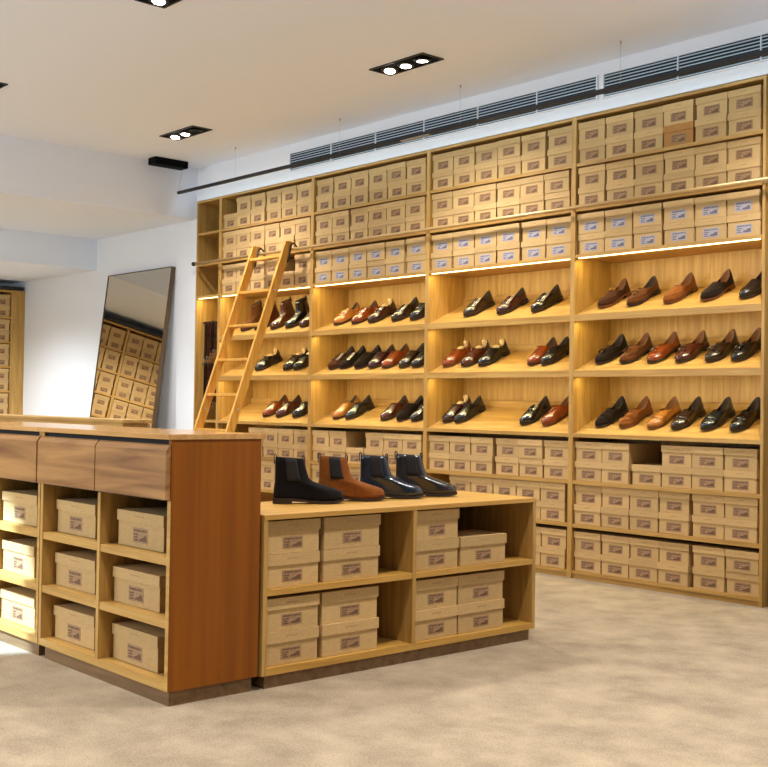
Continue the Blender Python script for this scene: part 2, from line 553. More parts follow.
class Last:
    """shape of one upper: (t, v) -> point; t runs round the foot from heel over the +x side to the toe, v from sole to topline"""
    def __init__(s, throat=0.52, heel_z=0.099, side_z=0.062, throat_z=0.086, ow=0.031, boot=False, toe_h=1.0):
        s.throat, s.heel_z, s.side_z, s.throat_z, s.ow, s.boot, s.toe_h = throat, heel_z, side_z, throat_z, ow, boot, toe_h
    def st(s, t):
        t %= 1.0
        side = 1 if t <= 0.5 else -1
        a = t * 2 if t <= 0.5 else 2 - t * 2
        return a, side
    def base(s, x):
        return pw([0, .2, .3, .5, .68, .8, .9, 1.0], [.024, .024, .023, .014, .010, .0105, .014, .020], x)
    def S(s, t):
        a, sd = s.st(t)
        x = (1 - math.cos(math.pi * a)) / 2
        return x, sd * pw(WS, WV, x) + 0.004 * math.sin(math.pi * x), s.base(x)
    def O(s, t):
        a, sd = s.st(t)
        k = (1 - math.cos(math.pi * a)) / 2
        x = 0.035 + k * (s.throat - 0.035)
        y = sd * s.ow * (max(0, 1 - abs(2 * k - 1) ** 2.3)) ** 0.5
        z = pw([0, .25, .5, .8, 1], [s.heel_z, lerp(s.heel_z, s.side_z, .6), s.side_z, lerp(s.side_z, s.throat_z, .7), s.throat_z], k)
        return x, y + 0.002, z
    def P(s, t, v):
        a, sd = s.st(t)
        X, Y, Z = s.S(t)
        if s.boot:
            ox, oy, oz = s.O(t)
            if v > 0.6:
                q = (v - 0.6) / 0.4
                k = (1 - math.cos(math.pi * a)) / 2
                x = 0.02 + k * lerp(0.50, 0.40, q ** 0.7)
                wv = lerp(0.031, 0.030, q)
                y = sd * wv * (max(0, 1 - abs(2 * k - 1) ** 2.4)) ** 0.5
                z = lerp(lerp(0.095, 0.098, k), lerp(0.196, 0.188, k) + 0.0, q)
                return Vector((y, -x * L, z))
            v = v / 0.6
            k = (1 - math.cos(math.pi * a)) / 2
            ox, oy, oz = 0.02 + k * 0.50, sd * 0.031 * (max(0, 1 - abs(2 * k - 1) ** 2.4)) ** 0.5, lerp(0.095, 0.098, k)
        else:
            ox, oy, oz = s.O(t)
        f = sm(0.55, 0.9, X)
        ff = pw([0, .10, .22, .36, .55, .78, 1], [0, .01, .06, .20, .45, .75, 1], v)
        gf = pw([0, .10, .22, .36, .55, .78, 1], [0, .22 * s.toe_h, .38 * s.toe_h, .50, .64, .82, 1], v)
        fs = pw([0, .12, .25, .45, .7, 1], [0, -.06, -.04, .12, .5, 1], v)
        gs = pw([0, .12, .25, .45, .7, 1], [0, .17, .33, .56, .81, 1], v)
        F, G = lerp(fs, ff, f), lerp(gs, gf, f)
        return Vector((lerp(Y, oy, F), -lerp(X, ox, F) * L, lerp(Z, oz, G)))
    def N(s, t, v):
        e = 0.01
        v0, v1 = max(0, v - e), min(1, v + e)
        a = s.P(t + e, v) - s.P(t - e, v); b_ = s.P(t, v1) - s.P(t, v0)
        n = b_.cross(a)
        return n.normalized() if n.length > 1e-12 else Vector((0, 0, 1))


def upper_mesh(ls, nt=36, nv=11):
    bm = bmesh.new()
    rings = []
    for j in range(nv):
        v = j / (nv - 1)
        rings.append([bm.verts.new(ls.P(i / nt, v)) for i in range(nt)])
    top = [ls.P(i / nt, 1.0) for i in range(nt)]
    c = sum(top, Vector()) / nt
    zin = 0.028
    for sc, dz in ((0.93, 0.0), (0.90, -0.012), (0.85, None)):
        ring = []
        for p in top:
            q = c + (p - c) * sc
            q.z = (p.z + dz) if dz is not None else zin
            ring.append(bm.verts.new(q))
        rings.append(ring)
    for j in range(len(rings) - 1):
        A, B = rings[j], rings[j + 1]
        for i in range(nt):
            f = bm.faces.new((A[i], A[(i + 1) % nt], B[(i + 1) % nt], B[i])); f.smooth = True
            f.material_index = 1 if j >= nv else 0
    bm.faces.new(rings[-1]).material_index = 1
    bm.faces.new(list(reversed(rings[0])))
    return bm


def sole_mesh(ls, heel=False, nt=48):
    bm = bmesh.new()
    lo, hi = [], []
    for i in range(nt):
        x, y, z = ls.S(i / nt)
        n = Vector((y - 0.002, 0)) if False else None
        yy = y * 1.07
        xx = 0.5 + (x - 0.5) * 1.022
        if heel:
            if x > 0.27:
                xx, yy = 0.27, (1 if y > 0 else -1) * min(abs(yy), 0.033)
            lo.append((yy, -xx * L, 0.0)); hi.append((yy, -xx * L, ls.base(min(x, .27)) - 0.008))
        else:
            lo.append((yy, -xx * L, max(0.0005, z - 0.009))); hi.append((yy, -xx * L, z + 0.001))
    if heel:
        pts = [(p, q) for p, q in zip(lo, hi) if p[1] > -0.27 * L + 1e-6]
        # outline order: start after the toe side gap
        xs = [i for i in range(nt) if (1 - math.cos(math.pi * ls.st(i / nt)[0])) / 2 <= 0.27]
        xs.sort(key=lambda i: (i if i <= nt // 2 else i - nt))
        lo = [lo[i] for i in xs]; hi = [hi[i] for i in xs]
    A = [bm.verts.new(p) for p in lo]; B = [bm.verts.new(p) for p in hi]
    n = len(A)
    for i in range(n):
        bm.faces.new((A[i], A[(i + 1) % n], B[(i + 1) % n], B[i]))
    bm.faces.new(list(reversed(A))); bm.faces.new(B)
    return bm


def patch(bm, ls, t0, t1, v0, v1, off=0.002, nt=8, nv=3, mat=0):
    """a raised strip lying on the upper"""
    g, h = [], []
    for j in range(nv + 1):
        for i in range(nt + 1):
            t, v = lerp(t0, t1, i / nt), lerp(v0(i / nt) if callable(v0) else v0, v1(i / nt) if callable(v1) else v1, j / nv)
            p, n = ls.P(t, v), ls.N(t, v)
            g.append(bm.verts.new(p + n * off)); h.append(bm.verts.new(p - n * 0.0015))
    W_ = nt + 1
    for j in range(nv):
        for i in range(nt):
            a = j * W_ + i
            f = bm.faces.new((g[a], g[a + 1], g[a + W_ + 1], g[a + W_])); f.smooth = True; f.material_index = mat
    rim = [i for i in range(W_)] + [j * W_ + nt for j in range(1, nv + 1)] + [nv * W_ + i for i in range(nt - 1, -1, -1)] + [j * W_ for j in range(nv - 1, 0, -1)]
    for k in range(len(rim)):
        a, b_ = rim[k], rim[(k + 1) % len(rim)]
        bm.faces.new((g[a], g[b_], h[b_], h[a])).material_index = mat


LOW = Last()
LOAF = Last(throat=0.58, heel_z=0.101, side_z=0.055, throat_z=0.071, ow=0.036)
BOOT = Last(boot=True)
MESH = {}
for nm, ls in (('low', LOW), ('loafer', LOAF), ('boot', BOOT)):
    MESH[nm + '_upper'] = mesh_of('upper', upper_mesh(ls, 40 if nm == 'boot' else 36, 15 if nm == 'boot' else 11), [LINING_D, LINING_D])
    MESH[nm + '_sole'] = mesh_of('sole', sole_mesh(ls), SOLE)
    MESH[nm + '_heel'] = mesh_of('heel', sole_mesh(ls, True), SOLE)

# laces: eyelet facing and crossing bars
bm = bmesh.new()
patch(bm, LOW, 0.455, 0.545, 0.62, 1.0, 0.0022, 6, 6)
MESH['facing'] = mesh_of('lace_facing', bm, SOLE)
bm = bmesh.new()
for k in range(5):
    v = 0.66 + 0.075 * k
    pts = []
    for i in range(5):
        t = lerp(0.468, 0.532, i / 4)
        p, n = LOW.P(t, v), LOW.N(t, v)
        pts.append(p + n * 0.0035)
    tube(bm, pts, 0.0017, 6)
for sd in (-1, 1):
    p0 = LOW.P(0.5, 0.97) + Vector((0, 0, 0.004))
    tube(bm, [p0, p0 + Vector((sd * 0.012, -0.006, 0.004)), p0 + Vector((sd * 0.022, -0.012, -0.002)), p0 + Vector((sd * 0.012, -0.014, -0.001)), p0], 0.0014, 5)
MESH['laces'] = mesh_of('laces', bm, SOLE)
bm = bmesh.new()
pts = []
for i in range(13):
    t = lerp(0.36, 0.64, i / 12)
    pts.append(LOW.P(t, 0.36) + LOW.N(t, 0.36) * 0.0006)
tube(bm, pts, 0.0013, 5)
MESH['cap'] = mesh_of('toe_cap_seam', bm, SOLE)
# monk straps
def strap_mesh(v0, v1):
    bm = bmesh.new(); patch(bm, LOW, 0.325, 0.60, v0, v1, 0.0032, 12, 3)
    return mesh_of('strap', bm, SOLE)
def buckle_mesh(v0, v1, t=0.375):
    bm = bmesh.new()
    c = [(t - 0.018, v0 - .04), (t + 0.018, v0 - .04), (t + 0.018, v1 + .04), (t - 0.018, v1 + .04)]
    pts = []
    for k in range(4):
        a, b_ = c[k], c[(k + 1) % 4]
        for q in (0, .34, .67):
            tt, vv = lerp(a[0], b_[0], q), min(1, lerp(a[1], b_[1], q))
            n = LOW.N(tt, vv)
            pts.append(LOW.P(tt, vv) + n * 0.005)
    tube(bm, pts, 0.0026, 6, True)
    return mesh_of('buckle', bm, BUCK)
MESH['strap1'] = strap_mesh(0.74, 0.93); MESH['buckle1'] = buckle_mesh(0.74, 0.93)
MESH['strap2'] = strap_mesh(0.52, 0.68); MESH['buckle2'] = buckle_mesh(0.52, 0.68, 0.385)
# loafer saddle, apron seam, tassels
bm = bmesh.new(); patch(bm, LOAF, 0.30, 0.70, lambda q: 0.62 - 0.42 * abs(2 * q - 1) ** 2, lambda q: 0.84 - 0.40 * abs(2 * q - 1) ** 2, 0.003, 16, 3)
MESH['saddle'] = mesh_of('saddle_strap', bm, SOLE)
bm = bmesh.new(); pts = []
for i in range(17):
    q = i / 16
    t = lerp(0.31, 0.69, q); v = 0.30 + 0.32 * abs(2 * q - 1) ** 2
    n = LOAF.N(t, v)
    pts.append(LOAF.P(t, v) + n * 0.001)
tube(bm, pts, 0.0022, 6)
MESH['apron'] = mesh_of('apron_seam', bm, SOLE)
bm = bmesh.new()
pc = LOAF.P(0.5, 0.80)
tube(bm, [pc + Vector((-0.016, 0, 0.003)), pc + Vector((0, 0, 0.008)), pc + Vector((0.016, 0, 0.003))], 0.003, 6)
for sd in (-1, 1):
    p0 = pc + Vector((sd * 0.006, -0.004, 0.006))
    tube(bm, [p0, p0 + Vector((sd * 0.006, -0.013, 0.0005)), p0 + Vector((sd * 0.010, -0.028, -0.005)), p0 + Vector((sd * 0.011, -0.036, -0.009))], [0.002, 0.0035, 0.0052, 0.006], 8)
MESH['tassel'] = mesh_of('tassels', bm, SOLE)
# shoe tree
bm = bmesh.new()
cz = 0.0
for (x, wx, ly, z0, z1) in ((0.125, 0.021, 0.020, 0.045, 0.108), (0.36, 0.020, 0.028, 0.040, 0.086)):
    rings = []
    for z, s in ((z0, .9), (lerp(z0, z1, .6), 1.0), (lerp(z0, z1, .9), .92), (z1, .65)):
        rings.append([bm.verts.new((wx * s * math.cos(2 * math.pi * k / 14) + .002, -x * L + ly * s * math.sin(2 * math.pi * k / 14), z)) for k in range(14)])
    for A, B in zip(rings, rings[1:]):
        for k in range(14):
            f = bm.faces.new((A[k], A[(k + 1) % 14], B[(k + 1) % 14], B[k])); f.smooth = True
    bm.faces.new(list(reversed(rings[0]))); bm.faces.new(rings[-1])
tube(bm, [(0.002, -0.115 * L, 0.075), (0.002, -0.36 * L, 0.07)], 0.006, 8)
MESH['tree'] = mesh_of('shoe_tree', bm, CEDAR)
bm = bmesh.new(); lathe(bm, [(0.004, 0.0), (0.005, 0.008), (0.007, 0.011), (0.007, 0.015), (0.003, 0.017)], 12, origin=(0.002, -0.125 * L, 0.1065))
MESH['knob'] = mesh_of('tree_knob', bm, BRASS)
# chelsea gore, pull tabs, ankle-boot laces
bm = bmesh.new()
for t0, t1 in ((0.185, 0.315), (0.685, 0.815)):
    patch(bm, BOOT, t0, t1, 0.60, 0.995, 0.0016, 6, 6)
MESH['gore'] = mesh_of('elastic_gore', bm, ELASTIC)
def tab_mesh(t, sd):
    bm = bmesh.new()
    p = BOOT.P(t, 1.0); d = Vector((0, sd, 0))
    for dx in (-0.007, 0.007):
        pass
    pts = [p + d * 0.004 + Vector((0, 0, -0.03)), p + d * 0.005 + Vector((0, 0, 0.004)), p + d * 0.001 + Vector((0, 0, 0.013)), p - d * 0.004 + Vector((0, 0, 0.006)), p - d * 0.006 + Vector((0, 0, -0.02))]
    A = [bm.verts.new(q + Vector((-0.008, 0, 0))) for q in pts]; B = [bm.verts.new(q + Vector((0.008, 0, 0))) for q in pts]
    A2 = [bm.verts.new(q + Vector((-0.008, 0, 0)) + Vector((0, 0.0015, 0.001))) for q in pts]; B2 = [bm.verts.new(q + Vector((0.008, 0, 0)) + Vector((0, 0.0015, 0.001))) for q in pts]
    for i in range(len(pts) - 1):
        bm.faces.new((A[i], B[i], B[i + 1], A[i + 1])); bm.faces.new((A2[i], A2[i + 1], B2[i + 1], B2[i]))
        bm.faces.new((A[i], A[i + 1], A2[i + 1], A2[i])); bm.faces.new((B[i], B2[i], B2[i + 1], B[i + 1]))
    return mesh_of('pull_tab', bm, ELASTIC)
MESH['tab_back'] = tab_mesh(0.0, 1); MESH['tab_front'] = tab_mesh(0.5, -1)


def setmat(o, mats):
    for i, mt in enumerate(mats):
        o.material_slots[i].link = 'OBJECT'
        o.material_slots[i].material = mt


def make_shoe(kind, mat, loc, rot, label, group, lining=None, tree=False, sole=None, name=None, scale=1.0):
    base = 'boot' if kind.startswith('boot') else ('loafer' if kind in ('penny', 'tassel', 'plain_loafer') else 'low')
    nm = name or {'boot': 'ankle_boot', 'loafer': 'loafer', 'low': 'dress_shoe'}[base]
    r = thing(nm, label, {'boot': 'boot', 'loafer': 'loafer', 'low': 'shoe'}[base], loc, rot, group)
    r.scale = scale if isinstance(scale, tuple) else (scale, scale, scale)
    o = link('upper', MESH[base + '_upper'], r); setmat(o, [mat, lining or LINING_D])
    for p in ('sole', 'heel'):
        o = link(p, MESH[base + '_' + p], r); setmat(o, [sole or SOLE])
    def add(n, k, mt=None):
        o = link(n, MESH[k], r)
        if mt: setmat(o, [mt])
        return o
    if kind == 'laced':
        add('lace_facing', 'facing', mat); add('laces', 'laces', mat); add('toe_cap_seam', 'cap', mat)
    if kind in ('monk', 'double_monk'):
        s = add('strap', 'strap1', mat); bk = add('buckle', 'buckle1'); bk.parent = s
    if kind == 'double_monk':
        s = add('strap', 'strap2', mat); bk = add('buckle', 'buckle2'); bk.parent = s
    if kind == 'penny':
        add('saddle_strap', 'saddle', mat); add('apron_seam', 'apron', mat)
    if kind == 'tassel':
        add('tassels', 'tassel', mat); add('apron_seam', 'apron', mat)
    if kind == 'plain_loafer':
        add('apron_seam', 'apron', mat)
    if kind == 'boot_chelsea':
        add('elastic_gore', 'gore'); add('pull_tab', 'tab_back'); add('pull_tab', 'tab_front')
    if kind == 'boot_plain':
        add('pull_tab', 'tab_back')
    if tree:
        t = add('shoe_tree', 'tree'); k = link('tree_knob', MESH['knob'], t)
    return r


# colours
BLK, NAVY, DKB, BRN, BURG, COG, TAN, MAH = (14, 13, 15), (16, 26, 32), (40, 25, 18), (72, 38, 20), (50, 18, 20), (124, 54, 18), (168, 106, 42), (72, 30, 20)
S_DK, S_BRN, S_TAN, S_CHOC = (34, 23, 15), (94, 56, 26), (124, 72, 28), (68, 38, 18)
sl, ss, sd_, sb = 'black', 'dark brown', 'tan', 'brown'
# shelf rows: bay key, shelf index, list of (toe x, kind, material, tree, description, lining)
le, su = leather, suede
ROWS = [
 ('loafer', 0, [(-1.159, 'plain_loafer', su(S_CHOC), 0, 'chocolate suede slip-on loafer at the left end', 1), (-0.932, 'tassel', su(S_BRN), 0, 'brown suede tassel loafer second from the left', 0),
                (-0.659, 'plain_loafer', su(S_TAN), 0, 'tan suede slip-on loafer in the middle', 1), (-0.396, 'plain_loafer', su(S_DK), 0, 'very dark brown suede loafer second from the right', 1),
                (-0.138, 'plain_loafer', le(BLK), 0, 'shiny black leather loafer at the right end', 0)]),
 ('loafer', 1, [(-1.175, 'tassel', su(S_DK), 0, 'dark brown suede loafer at the left end', 0), (-0.981, 'tassel', su(S_BRN), 0, 'mid brown suede tassel loafer second from the left', 1),
                (-0.772, 'tassel', le(COG), 0, 'cognac leather tassel loafer, the only orange-brown one', 1), (-0.568, 'tassel', le(MAH), 0, 'mahogany leather tassel loafer beside the cognac one', 1),
                (-0.361, 'tassel', le(DKB), 0, 'dark brown leather tassel loafer beside the black one', 1), (-0.187, 'tassel', le(BLK), 0, 'black leather tassel loafer at the right end', 1)]),
 ('loafer', 2, [(-1.169, 'penny', su(S_DK), 0, 'dark brown suede penny loafer at the left end', 0), (-0.979, 'penny', su(S_TAN), 0, 'snuff suede penny loafer second from the left', 1),
                (-0.767, 'penny', le(TAN, 0.3), 0, 'light tan leather penny loafer, the palest one', 1), (-0.593, 'penny', le(DKB), 0, 'dark brown leather penny loafer beside the pale tan one', 0),
                (-0.387, 'penny', le(NAVY), 0, 'navy leather penny loafer second from the right', 0), (-0.191, 'penny', le(BLK), 0, 'black leather penny loafer at the right end', 0)]),
 ('loaferside', 0, [(-2.373, 'double_monk', le(DKB), 0, 'brown double monk-strap shoe at the left end', 0), (-2.047, 'double_monk', le(BURG), 0, 'burgundy double monk-strap shoe in the middle', 0), (-1.729, 'double_monk', le(BLK), 0, 'black double monk-strap shoe at the right end', 0)]),
 ('loaferside', 1, [(-2.578, 'laced', le(COG), 1, 'cognac lace-up shoe with pale shoe tree', 1), (-2.389, 'laced', le(MAH), 1, 'red-brown lace-up shoe with pale shoe tree', 0), (-2.217, 'laced', le(BLK), 1, 'black lace-up shoe with pale shoe tree', 0),
                    (-1.755, 'laced', le(COG), 0, 'cognac lace-up shoe second from the right, no shoe tree', 0), (-1.635, 'laced', le(BLK), 0, 'black lace-up shoe at the right end, no shoe tree', 0)]),
 ('loaferside', 2, [(-2.572, 'laced', le(BURG), 1, 'burgundy lace-up shoe with pale shoe tree', 0), (-2.448, 'laced', le(BLK), 0, 'black lace-up shoe beside the burgundy one', 0),
                    (-1.816, 'monk', le(BLK), 0, 'black buckled monk-strap shoe', 0), (-1.618, 'laced', le(COG), 0, 'cognac lace-up shoe at the right end', 1)]),
 ('ladderside', 0, [(-3.863, 'double_monk', le(TAN, 0.3), 0, 'tan brown double monk-strap shoe at the left end', 0), (-3.636, 'double_monk', le(COG), 0, 'cognac double monk-strap shoe second from the left', 0), (-3.432, 'monk', le(BURG), 1, 'burgundy monk-strap shoe with pale shoe tree', 0),
                    (-3.153, 'double_monk', le(DKB), 0, 'dark brown double monk-strap shoe second from the right', 0), (-2.943, 'laced', le(BLK), 0, 'black lace-up shoe at the right end', 0)]),
 ('ladderside', 1, [(-3.923, 'double_monk', su(S_CHOC), 0, 'chocolate suede monk-strap shoe at the left end', 0), (-3.779, 'double_monk', su(S_DK), 0, 'dark suede monk-strap shoe with two bright buckles', 0), (-3.591, 'laced', su(S_DK), 0, 'plain dark brown suede shoe third from the left', 0),
                    (-3.42, 'laced', le(BURG), 0, 'burgundy lace-up shoe fourth from the left', 0), (-3.257, 'laced', le(COG), 0, 'cognac lace-up shoe fifth from the left', 0), (-3.06, 'laced', le(DKB), 0, 'dark brown lace-up shoe second from the right', 0), (-2.915, 'laced', le(BLK), 0, 'black lace-up shoe at the right end', 0)]),
 ('ladderside', 2, [(-3.856, 'laced', le(TAN, 0.3), 0, 'light tan lace-up shoe at the left end', 0), (-3.696, 'laced', le(BLK), 0, 'black lace-up shoe beside the light tan one', 0), (-3.262, 'laced', le(MAH), 0, 'red-brown lace-up shoe right of the gap', 0),
                    (-3.077, 'laced', su(S_DK), 0, 'dark brown suede shoe second from the right', 0), (-2.915, 'monk', le(BLK), 0, 'black buckled monk-strap shoe at the right end', 0)]),
 ('ladder', 0, [(-5.20, 'boot_plain', su(S_BRN), 0, 'brown suede ankle boot seen between the ladder rungs', 0), (-4.985, 'boot_plain', le(MAH), 0, 'red-brown ankle boot partly behind the ladder stile', 0), (-4.745, 'boot_plain', le(BRN), 0, 'brown leather ankle boot right of the ladder', 0),
                (-4.525, 'boot_plain', le(BLK), 0, 'black leather ankle boot right of the ladder', 0), (-4.325, 'laced', le(MAH), 0, 'red-brown low shoe at the right end', 0)]),
 ('ladder', 1, [(-4.965, 'laced', le(BLK), 1, 'black lace-up shoe standing alone with pale shoe tree', 0), (-4.545, 'laced', le(DKB), 1, 'dark lace-up shoe second from the right, with shoe tree', 0), (-4.401, 'laced', le(BLK), 1, 'black lace-up shoe at the right end, with shoe tree', 0)]),
 ('ladder', 2, [(-4.838, 'laced', le(COG), 0, 'cognac lace-up shoe at the left end', 0), (-4.639, 'laced', le(MAH), 0, 'mahogany lace-up shoe in the middle', 0), (-4.401, 'laced', le(BLK), 0, 'black lace-up shoe at the right end', 0)]),
]
SHORT = {'loafer': 'loafer bay', 'loaferside': 'bay beside loafers', 'ladderside': 'bay beside ladder', 'ladder': 'ladder bay'}
YAW_S = math.radians(-11)
for key, si, items in ROWS:
    for (tx, kind, mat, tree, desc, lin_) in items:
        # the toe touches the board just behind the front lip; the heel is up the slope
        d = Vector((math.sin(-YAW_S) * 1, math.cos(YAW_S) * 1, 0)) * L * 0.94
        y_toe = 0.082
        hx = tx - 0.051 + d.x * math.cos(SLOPE)
        hy = y_toe + L * 0.94 * math.cos(SLOPE) * math.cos(YAW_S)
        z_h = SHOE_Z[si] + (hy - 0.012) * math.tan(SLOPE) + 0.0015
        Rm = Matrix.Rotation(SLOPE, 4, 'X') @ Matrix.Rotation(YAW_S, 4, 'Z')
        lab = '%s, %s shelf, %s' % (desc, COMP[si], SHORT[key])
        make_shoe(kind, mat, (hx, hy, z_h), Rm.to_euler(), lab, 'shoes on the %s shelf of the %s' % (COMP[si], SHORT[key]), LINING_T if lin_ else LINING_D, bool(tree), SOLE_T if lin_ and kind != 'tassel' else SOLE, scale=(1.03, 0.94, 1.0 if kind == 'boot_plain' else 1.13))

# ------------------------------------------------------------------ belts hanging in the narrow bay
def belt(loc, mat, top, ln, lab):
    r = thing('belt', lab, 'belt', loc, (0, 0, random.uniform(-0.2, 0.2)), 'leather belts hanging in the narrow bay')
    bm = bmesh.new()
    pts = [(-0.012, 0.0, -ln), (-0.014, 0.0, -ln * 0.5), (-0.012, 0.0, -0.05), (0.0, 0.0, 0.0), (0.014, 0.0, -0.04), (0.02, 0.0, -ln * 0.5), (0.018, 0, -ln * 0.85)]
    A = [[bm.verts.new((x + dx, y + dy, z)) for dx, dy in ((-.002, -.016), (.002, -.016), (.002, .016), (-.002, .016))] for x, y, z in pts]
    for a, c in zip(A, A[1:]):
        for k in range(4): bm.faces.new((a[k], a[(k + 1) % 4], c[(k + 1) % 4], c[k]))
    bm.faces.new(A[0]); bm.faces.new(list(reversed(A[-1])))
    part('strap', bm, mat, r)
    bm = bmesh.new()
    tube(bm, [(-0.020, -0.02, -ln), (-0.020, 0.02, -ln), (-0.020, 0.02, -ln - 0.04), (-0.020, -0.02, -ln - 0.04)], 0.003, 6, True)
    part('buckle', bm, STEEL, r)
for q, (zt, ln, where) in enumerate([(1.86, 0.36, 'upper'), (1.47, 0.46, 'lower')]):
    pg = tag(bx('belt_peg', (XEND, -5.60, 0.075, 0.087, zt - 0.012, zt), BLACK), '%s dark peg for belts inside the narrow bay' % where, 'peg')
    for k in range(4):
        belt((-5.83 + 0.055 * k, 0.081, zt + 0.003), leather([DKB, MAH, BLK, BRN][k]), zt, ln - 0.03 * k,
             '%s leather belt on the %s peg, %s from the white wall' % (['dark brown', 'red-brown', 'black', 'mid brown'][k], where, ORD[k]))

# ------------------------------------------------------------------ ladder and its rail
bm = bmesh.new(); tube(bm, [(XEND + 0.055, -0.06, 2.398), (0.6, -0.06, 2.394)], 0.0125, 12)
rail = tag(part('ladder_rail', bm, BRASS), 'long brass tube rail for the ladder across the shelving front', 'rail')
for x in UP + [XEND + 0.09]:
    bm = bmesh.new()
    tube(bm, [(x, 0.0, 2.40), (x, -0.06, 2.398)], 0.006, 8)
    lathe(bm, [(0.016, 0), (0.016, 0.006)], 14, origin=(x, -0.006, 2.40), mtx=Matrix.Rotation(math.radians(90), 3, 'X').inverted())
    part('rail_bracket', bm, BRASS, rail)
bm = bmesh.new(); lathe(bm, [(0.018, 0), (0.020, 0.01), (0.020, 0.03), (0.012, 0.036)], 14, origin=(XEND + 0.055, -0.06, 2.398), mtx=Matrix.Rotation(math.radians(-90), 3, 'Y'))
part('end_cap', bm, BLACK, rail)

lad = thing('ladder', 'wooden library ladder leaning on the brass rail with metal hooks', 'ladder', (-4.565, -1.04, 0))
def ly(z): return -0.14 - 0.352 * (2.44 - z) + 1.04
for sx in (-0.2475, 0.2225):
    bm = bmesh.new()
    A = []
    for z, y in ((0.0, ly(0)), (2.46, ly(2.46))):
        A.append([bm.verts.new(p) for p in ((sx, y, z), (sx + 0.026, y, z), (sx + 0.026, y + 0.078, z), (sx, y + 0.078, z))])
    for k in range(4): bm.faces.new((A[0][k], A[0][(k + 1) % 4], A[1][(k + 1) % 4], A[1][k]))
    bm.faces.new(A[0]); bm.faces.new(A[1])
    st = part('stile', bm, LADDERW, lad, 0.002)
    bm = bmesh.new()
    for z in (2.045, 1.05): lathe(bm, [(0.009, 0), (0.009, 0.004), (0.005, 0.007)], 12, origin=(sx + 0.026, ly(z) + 0.04, z), mtx=Matrix.Rotation(math.radians(90), 3, 'Y'))
    part('bolt', bm, STEEL, st)
    bm = bmesh.new()
    x = sx + 0.013
    tube(bm, [(x + 0.022, ly(2.3) + 0.07, 2.28), (x + 0.022, 0.944, 2.37), (x + 0.022, 0.950, 2.425), (x + 0.022, 0.980, 2.448), (x + 0.022, 1.012, 2.425), (x + 0.022, 1.014, 2.385)], 0.007, 8, flat=0.8)
    part('hook', bm, BLACK, lad)
for k in range(8):
    z = 0.30 + 0.2925 * k
    bm = bmesh.new(); box(bm, -0.2215, 0.2225, ly(z) + 0.004, ly(z) + 0.074, z - 0.022, z)
    part('tread', bm, LADDERW, lad, 0.002)

# ------------------------------------------------------------------ mirror
mw, mh = 1.27, 2.43
mir = thing('leaning_mirror', 'tall mirror in a thin dark frame leaning on the white wall', 'mirror', (-6.905, -0.338, 0.0), (math.radians(-6.9), 0, 0))
fr = 0.007
bm = bmesh.new()
for e in ((-mw / 2, mw / 2, 0, 0.045, 0, fr), (-mw / 2, mw / 2, 0, 0.045, mh - fr, mh), (-mw / 2, -mw / 2 + fr, 0, 0.045, fr, mh - fr), (mw / 2 - fr, mw / 2, 0, 0.045, fr, mh - fr)): box(bm, *e)
part('frame', bm, FRAMEW, mir)
bx('mirror_glass', (-mw / 2 + fr, mw / 2 - fr, 0.006, 0.012, fr, mh - fr), MIRROR, mir)
bx('backing_board', (-mw / 2 + fr, mw / 2 - fr, 0.012, 0.04, fr, mh - fr), DARKGAP, mir)

# ------------------------------------------------------------------ counter units
CX1, CY1, CD, CH = -0.2115, -3.687, 0.397, 0.986
def counter_unit(x1, label):
    x0 = x1 - 1.06
    u = thing('counter_unit', label, 'counter', (0, 0, 0), group='counter units in the front row')
    t = 0.022
    y0, y1 = CY1, CY1 + CD
    bx('side_panel', (x1 - t, x1, y0, y1, 0.055, CH - 0.02), OAK_DIM, u, 0.001) if x1 > -0.5 else bx('side_panel', (x1 - t, x1, y0, y1, 0.055, CH - 0.02), OAK_V, u)
    bx('edge_strip', (x1 - t, x1, y0 - 0.0015, y0, 0.056, 0.745), OAK_H, u)
    bx('side_panel', (x0, x0 + t, y0, y1, 0.055, CH - 0.02), OAK_V, u)
    xm = x1 - t - 0.506
    bx('divider', (xm - t, xm, y0, y1 - 0.012, 0.084, 0.74), OAK_V, u)
    bx('back_panel', (x0 + t, x1 - t, y1 - 0.012, y1, 0.055, CH - 0.02), BACKW, u)
    bx('bottom_panel', (x0 + t, x1 - t, y0, y1 - 0.012, 0.055, 0.084), OAK_H, u)
    for z in (0.31, 0.538):
        bx('shelf', (xm, x1 - t, y0 + 0.003, y1 - 0.012, z - 0.03, z), OAK_H, u)
        bx('shelf', (x0 + t, xm - t, y0 + 0.003, y1 - 0.012, z - 0.03, z), OAK_H, u)
    bx('drawer_deck', (x0 + t, x1 - t, y0 + 0.012, y1 - 0.012, 0.74, 0.755), DARKGAP, u)
    for a, c in ((x0 + 0.006, xm - 0.015), (xm - 0.007, x1 - 0.004)):
        d = thing('x', '', '', (0, 0, 0)) if False else None
        bm = bmesh.new()
        prism(bm, [(y0 - 0.022, 0.748), (y0 - 0.022, 0.925), (y0 - 0.004, 0.948), (y0 - 0.001, 0.948), (y0 - 0.001, 0.748)], a, c)
        part('drawer_front', bm, WALNUT, u)
    bx('drawer_rail', (x0 + t, x1 - t, y0 + 0.014, y0 + 0.03, 0.755, CH - 0.02), DARKGAP, u)
    bx('plinth', (x0 + 0.04, x1 - 0.014, y0 + 0.014, y1 - 0.02, 0.0, 0.055), PLINTH, u)
    bx('worktop', (x0, x1 + 0.001 if x1 < CX1 - .1 else x1 + 0.004, y0 - 0.016, y1 + 0.016, CH - 0.02, CH), TOPWOOD, u, 0.001)
    return u
counter_unit(CX1, 'oak counter with walnut drawers and shade-toned end panel, next to the low bench')
counter_unit(CX1 - 1.064, 'oak counter with walnut drawers, cut off by the left edge of the photo')
